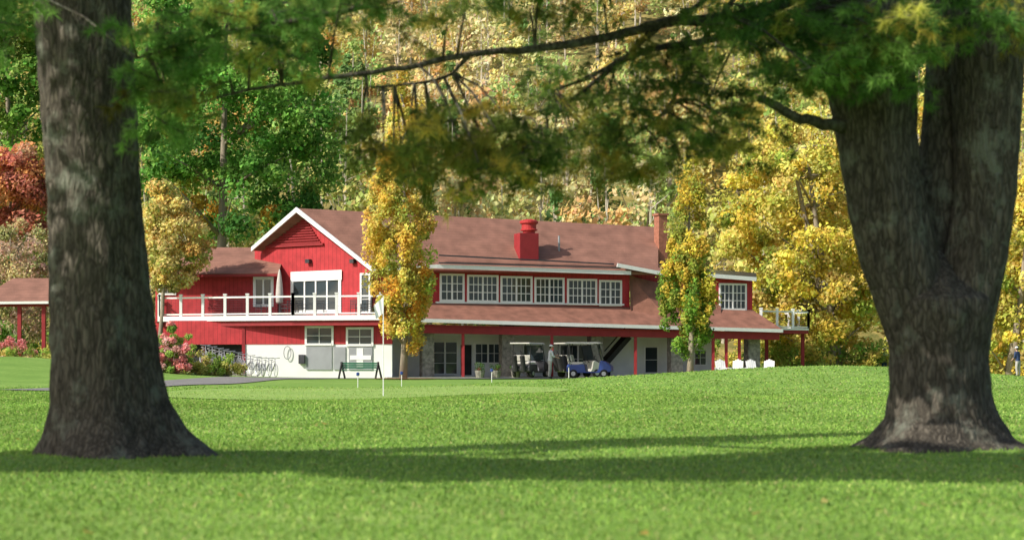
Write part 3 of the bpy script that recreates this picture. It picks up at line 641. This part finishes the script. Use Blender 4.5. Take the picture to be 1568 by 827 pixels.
for i in range(12):
    px=312+i*9.6; D_=91.3-.03*i; a=gp(px,D_); bike((a[0],a[1],max(a[2],bankz(px)+.04)),math.radians(-62+rng.uniform(-10,10)))
bn=empty('bench'); mb=MB(); a=Vector(gp(551,88))
for sx in (-.95,.95): mb.beam(a+Vector((sx-.12,-.25,0)),a+Vector((sx+.02,.0,.85)),.07,.08); mb.beam(a+Vector((sx+.15,.3,0)),a+Vector((sx-.02,.02,.85)),.07,.08)
mb.obj('legs',M['dark'],bn); mb=MB()
for k in range(3): mb.beam(a+Vector((-.9,-.25+.12*k,.42)),a+Vector((.9,-.25+.12*k,.42)),.1,.03)
for k in range(3): mb.beam(a+Vector((-.9,.06+.02*k,.56+.11*k)),a+Vector((.9,.06+.02*k,.56+.11*k)),.03,.09)
mb.obj('seat_and_back',M['green'],bn)
fl=empty('golf_flag'); mb=MB(); D_=44.2; b=Vector(((587-CX)*D_/F,D_,Hs((587-CX)*D_/F,D_)+.02)); tp=P(587,453,D_)
mb.tube([b,tp],[.015,.013],8); mb.obj('pole',M['white'],fl)
nx_=12;nz_=10
Xs=np.zeros((nz_,nx_));Ys=Xs.copy();Zs=Xs.copy()
for j in range(nz_):
    for i in range(nx_):
        u=i/(nx_-1); v_=j/(nz_-1)
        Xs[j,i]=tp.x-.25*u*(1-.25*v_); Ys[j,i]=D_+.05*math.sin(u*9+v_*2)*u; Zs[j,i]=tp.z-.03-.42*v_-.22*u*(1-.3*v_)
fo_=gridmesh('flag',Xs,Ys,Zs,M['white']); fo_.parent=fl
for px,pb,D_ in ((548,597,57),(615,590,62),(753,590,64),(871,589,62)):
    r=empty('practice_green_marker'); x=(px-CX)*D_/F; z=Hs(x,D_); mb=MB(); mb.tube([(x,D_,z-.03),(x,D_,z+.42)],[.014,.014],6); mb.obj('stick',M['white'],r)
    mb=MB(); mb.tube([(x,D_,z+.42),(x,D_,z+.44),(x,D_,z+.52),(x,D_,z+.54)],[.02,.06,.06,.02],8); mb.obj('top',M['blue'],r)
for px in (735,760,790):
    D_=UF.D(px,-.4); x=(px-CX)*D_/F; r=empty('flower_planter'); mb=MB(); mb.tube([(x,D_,.0),(x,D_,.05),(x,D_,.4),(x,D_,.42)],[.2,.22,.3,.3],12); mb.obj('pot',M['stone'],r)
    K_=np.array([[x,D_,.6]])+rng.normal(size=(8,3))*.12; C,S,d,col=clumps_to_leaves(K_,np.full(8,.16),50,.03,pick([(.1,.2,.04,4),(.5,.08,.08,1)],8)); fastmesh('flowers',leafV(C,S,d),4,M['leaf'],r,col)

# ---------------- foreground pines
def trunk_from(rows,D,mb,lob=.03,flare=False,ph=0,dd=0,nseg=26,n=64):
    rows=sorted(rows,key=lambda r:-r[0]); py=np.array([r[0] for r in rows])[::-1]; l=np.array([r[1] for r in rows])[::-1]; rr=np.array([r[2] for r in rows])[::-1]
    Y_=np.linspace(py.max(),py.min(),nseg*3)
    base=len(mb.v)
    for i,y in enumerate(Y_):
        a=np.interp(y,py,l); b=np.interp(y,py,rr); d=D+dd*(i/len(Y_)); c=P((a+b)/2,y,d); R=(b-a)/2*d/F
        for k in range(n):
            th=2*math.pi*k/n; fl=max(0,(y-600)/100) if flare else 0
            m_=1+lob*math.sin(5*th+ph+c.z*.8)+lob*.6*math.sin(9*th+ph*2-c.z*1.3)+.018*math.sin(23*th+3*math.sin(c.z*3+th))+fl*.13*math.sin(4*th+ph*1.7)
            m_+=.012*math.sin(c.z*17+5*math.sin(th*3))
            mb.v.append((c.x+R*m_*math.cos(th),c.y+.95*R*m_*math.sin(th),c.z))
    m=len(Y_)
    for i in range(m-1):
        for k in range(n):
            k2=(k+1)%n; mb.f.append((base+i*n+k,base+i*n+k2,base+(i+1)*n+k2,base+(i+1)*n+k))
pine1=empty('pine_tree'); pine2=empty('pine_tree')
mb=MB()
trunk_from([(-900,60,150),(-500,50,170),(-30,52,198),(0,56,200),(150,66,208),(300,76,215),(450,80,228),(560,82,242),(620,80,256),(660,74,277),(690,62,305),(712,45,335)],15.6,mb,flare=True,ph=1,nseg=50)
mb.obj('trunk',M['bark'],pine1,True)
mb=MB()
trunk_from([(385,1428,1440),(410,1405,1465),(435,1380,1492),(460,1352,1516),(480,1352,1518),(540,1362,1508),(600,1362,1512),(640,1357,1522),(670,1338,1540),(690,1305,1578),(715,1280,1610)],16,mb,flare=True,ph=2.2)
trunk_from([(580,1385,1450),(540,1366,1460),(470,1342,1450),(400,1316,1436),(330,1300,1420),(260,1288,1405),(200,1278,1400),(150,1268,1400),(60,1240,1390),(-30,1215,1370),(-500,1100,1200)],15.95,mb,ph=.4)
trunk_from([(580,1430,1490),(540,1415,1508),(470,1428,1524),(400,1446,1540),(300,1462,1555),(200,1462,1562),(100,1458,1568),(0,1455,1578),(-60,1452,1580),(-500,1480,1570)],16.0,mb,ph=3)
trunk_from([(520,1390,1480),(450,1390,1475),(300,1398,1478),(200,1412,1470),(100,1418,1462),(-30,1420,1455),(-500,1420,1445)],16.3,mb,ph=5)
mb.obj('trunk',M['bark'],pine2,True)
def limb(mb,pts,n=8):
    p=[P(a,b,d) for a,b,d,r in pts]; r=[q[3]*q[2]/F for q in pts]
    out=[];ro=[]
    for i in range(len(p)-1):
        for k in range(4):
            t=k/4; p0=p[max(i-1,0)];p1=p[i];p2=p[i+1];p3=p[min(i+2,len(p)-1)]
            q=.5*((2*p1)+(p2-p0)*t+(2*p0-5*p1+4*p2-p3)*t*t+(3*p1-p0-3*p2+p3)*t**3); q=q+Vector(rng.normal(size=3)*r[i]*.18); out.append(q); ro.append(lerp(r[i],r[i+1],t))
    out.append(p[-1]); ro.append(r[-1]); mb.tube(out,ro,n); return out
B=MB(); axes=[]
axes.append(limb(B,[(1300,-60,16,14),(1200,5,15.6,11),(1120,28,15.2,9),(1010,38,14.9,8),(930,58,14.6,7),(820,76,14.3,6),(720,84,14,5),(640,100,13.8,4.5),(560,113,13.6,4),(480,124,13.4,3.5),(380,138,13.3,2.5),(300,160,13.2,1.5)]))
axes.append(limb(B,[(1240,10,15.6,7),(1100,60,15.2,6),(1000,75,15,5),(930,110,14.8,4),(880,150,14.7,3),(800,180,14.6,2)]))
axes.append(limb(B,[(1010,38,14.9,5),(960,85,14.7,4),(900,120,14.6,3),(840,140,14.5,2)]))
axes.append(limb(B,[(1120,-30,15,5),(1050,20,14.8,4),(980,40,14.6,3)]))
axes.append(limb(B,[(640,-20,14,5),(560,10,13.8,4.5),(470,30,13.6,4),(380,45,13.5,3.5),(290,65,13.4,3),(210,90,13.3,2)]))
axes.append(limb(B,[(1150,-40,15,4),(1060,90,15,4),(1020,170,15,3),(960,215,15,2)]))
axes.append(limb(B,[(720,84,14,3.5),(680,120,14,3),(620,130,14,2),(560,135,14,1.5)]))
B2=MB(); limb(B2,[(1310,192,15.95,11),(1262,192,15.6,9),(1225,182,15.3,8),(1190,165,15.1,7),(1162,152,15,6)]); B2.obj('broken_limb',M['bark'],pine2,True)
TC=[];TK=[];TA=[];TW=[]
def cl(px,py,D_,rx,ry,n_,pal,rz=.7):
    c=np.array(P(px,py,D_)); s=D_/F
    ns=max(1,int(n_*.82)//9)
    for k in range(ns):
        o_=rng.normal(size=3)*np.array([rx*s*.5,rz*.5,ry*s*.42]); st=c+o_
        d=np.array([rng.choice([-1,1])*rng.uniform(.4,1),rng.normal()*.6,rng.normal()*.22-.12]); d/=np.linalg.norm(d); L_=rng.uniform(.18,.38)
        tt=np.linspace(0,1,9)[:,None]; pp=st+d*L_*tt+np.array([0,0,-.06])*tt**2+rng.normal(size=(9,3))*.028
        TC.append(pp); TA.append(np.tile(d,(9,1))+rng.normal(size=(9,3))*.35); TK.append(np.repeat(pick(pal,1)*(1+.2*rng.normal()),9,0)); TW.append((st,st+d*L_*.8))
PG=[(.18,.29,.07,4),(.26,.34,.08,3),(.44,.38,.08,1.4),(.09,.15,.04,1.6)]
PO=[(.38,.36,.08,3),(.24,.30,.07,3),(.60,.46,.09,1.6),(.12,.17,.045,1.4)]
PGG=[(.18,.35,.08,4),(.25,.42,.10,3),(.10,.21,.055,1.7),(.48,.48,.10,1.1)]
PY=[(.74,.62,.13,1.8),(.24,.40,.09,3),(.55,.54,.12,1.8)]
for a in [(610,225,14,60,40,180,PO),(680,235,14,70,55,260,PO),(760,215,14.2,70,50,260,PO),(820,250,14.4,60,45,200,PG),(880,200,14.6,70,60,260,PG),(950,150,14.7,70,60,250,PG),(950,235,14.8,60,40,190,PO),(1010,110,14.8,60,50,190,PG),(1040,190,15,60,60,230,PG),(1095,160,15,50,60,200,PG),(1080,90,15,60,50,190,PG),
          (700,175,14,60,30,100,PG),(640,200,13.9,60,30,110,PO),(1130,210,15,40,50,120,PO),(1000,250,15,50,35,120,PO),(720,265,14,50,25,90,PO),(840,120,14.4,50,30,60,PG),
          (870,20,14.5,70,30,80,PG),(780,10,14.3,70,30,80,PG),(700,20,14.1,60,30,60,PG),(1040,15,14.8,60,20,50,PG),(1130,20,15,70,40,180,PGG),(640,60,14,50,25,40,PG),
          (560,5,13.8,80,25,110,PG),(470,15,13.6,80,35,180,PGG),(380,30,13.5,80,40,200,PGG),(290,40,13.4,80,45,230,PGG),(230,90,13.3,50,60,160,PGG),(330,100,13.3,80,45,140,PGG),(430,90,13.4,70,35,100,PGG),(250,150,13.3,60,35,110,PG),(330,150,13.3,60,25,50,PG),(240,200,13.3,35,35,60,PGG),
          (1190,30,15.3,60,50,260,PGG),(1240,70,15.2,60,60,300,PGG),(1300,40,15.1,70,55,340,PGG),(1370,30,15,60,50,300,PY),(1300,105,15.1,70,35,200,PGG),(1220,110,15.2,50,40,140,PG),(1400,80,15.1,50,45,180,PGG),(1450,20,15.2,60,40,200,PGG),(1510,15,15.3,60,35,150,PGG),(1350,115,15.1,50,25,100,PGG),(1380,60,14.9,40,30,120,PY),(1545,60,15.4,30,50,60,PG),
          (20,10,14,50,35,90,PGG),(20,60,14,40,40,50,PGG)]:
    cl(*a)
TC=np.concatenate(TC);TK=np.concatenate(TK);TA=unit(np.concatenate(TA))
def needles(TC,TA,TK,nn,L0,L1,w):
    n=len(TC)*nn; C=np.repeat(TC,nn,0); A=np.repeat(TA,nn,0); K=np.repeat(TK,nn,0)
    d=unit(A*.75+unit(rng.normal(size=(n,3)))); L_=(L0+(L1-L0)*rng.random(n))[:,None]
    s=unit(np.cross(d,rng.normal(size=(n,3))))*w
    V=np.stack([C-s,C+s,C+d*L_-np.array([0,0,.012])],1).reshape(-1,3)
    return V,np.clip(K*(1+.2*rng.normal(size=(n,1))),.005,.85)
V,c=needles(TC,TA,TK,24,.07,.13,.0035)
fastmesh('needles',V,3,M['needle'],pine2,c)
for a,b in TW: B.tube([tuple(a),tuple(b)],[.006,.003],4,cap=False)
allp=[p for ax in axes for p in ax]
for i in range(0,len(TW),4):
    a=Vector(TW[i][0]); q=min(allp,key=lambda p:(p-a).length)
    if (q-a).length<1.3: B.tube([q,(q+a)/2+Vector((0,0,.06)),a],[.014,.010,.005],5,cap=False)
B.obj('limbs',M['bark'],pine2,True)
def bough(cx,cy,cz,rx,ry,rz,n_,sz=.10):
    return np.array([cx,cy,cz])+unit(rng.normal(size=(n_,3)))*(rng.random((n_,1))**.4)*np.array([rx,ry,rz])
CC=[]  # boughs out of view, added to shade the lawn and trunks
for x in np.arange(-12.5,.8,.7): CC.append(bough(x,10.75+rng.normal()*.12-.10*(x+6),5.6+rng.normal()*.2,1.0,1.35,.4,1000))
for zc in (3.8,4.6,7.4,8.2,9.0): CC.append(bough(-7.6,13.1,zc,.9,.9,.42,240))
for zc in (5.45,6.3): CC.append(bough(-7.45,13.0,zc,.55,.7,.3,30))
for zc in (4.3,4.9,5.8,6.7,7.6): CC.append(bough(.4,13.8,zc,1.1,1.1,.4 if zc<4.5 else .55,560))
for zc in (4.75,5.5,6.3,7.2): CC.append(bough(2.0,14.8,zc,1.1,.7,.45,420))
CC=np.concatenate(CC)
fastmesh('shade_boughs',leafV(CC,.08+.10*rng.random(len(CC)),aspect=.5),4,M['needle'],pine1,pick(PG,len(CC)))
UB=MB()
UB.tube([(-3.9,15.6,5),(-6,13.0,5.5),(-9,11.4,5.6),(-13,11.2,5.7)],[.14,.11,.08,.04],8); UB.tube([(-3.9,15.6,5.0),(-2.5,12,5.5),(0,10.2,5.6)],[.12,.08,.04],8); UB.obj('upper_limbs',M['bark'],pine1,True)

# ---------------- light, sky, camera
s=Vector(SUN)
sl=bpy.data.lights.new('sun','SUN'); sl.energy=5.0; sl.angle=math.radians(.5); sl.color=(1,.95,.85); so=bpy.data.objects.new('sun',sl); link(so); so.rotation_euler=s.to_track_quat('Z','Y').to_euler()
w=bpy.data.worlds.new('World'); scene.world=w; w.use_nodes=True; nt=w.node_tree; bg=nt.nodes['Background']; sk=nt.nodes.new('ShaderNodeTexSky'); sk.sky_type='NISHITA'; sk.sun_disc=False; sk.sun_elevation=EL; sk.sun_rotation=math.atan2(_sx,_sy)%(2*math.pi)
sk.dust_density=2.5; nt.links.new(sk.outputs[0],bg.inputs[0]); bg.inputs[1].default_value=.15
cam=bpy.data.cameras.new('camera'); co=bpy.data.objects.new('camera',cam); link(co); co.location=(0,0,CH); co.rotation_euler=(math.pi/2,0,0)
cam.sensor_width=36; cam.lens=36*F/1568; cam.shift_y=(HZ-413.5)/1568; cam.clip_end=3000; cam.clip_start=.1
cam.dof.use_dof=True; cam.dof.focus_distance=86; cam.dof.aperture_fstop=2.2
scene.camera=co
scene.view_settings.view_transform='Standard'; scene.view_settings.look='None'; scene.view_settings.exposure=0
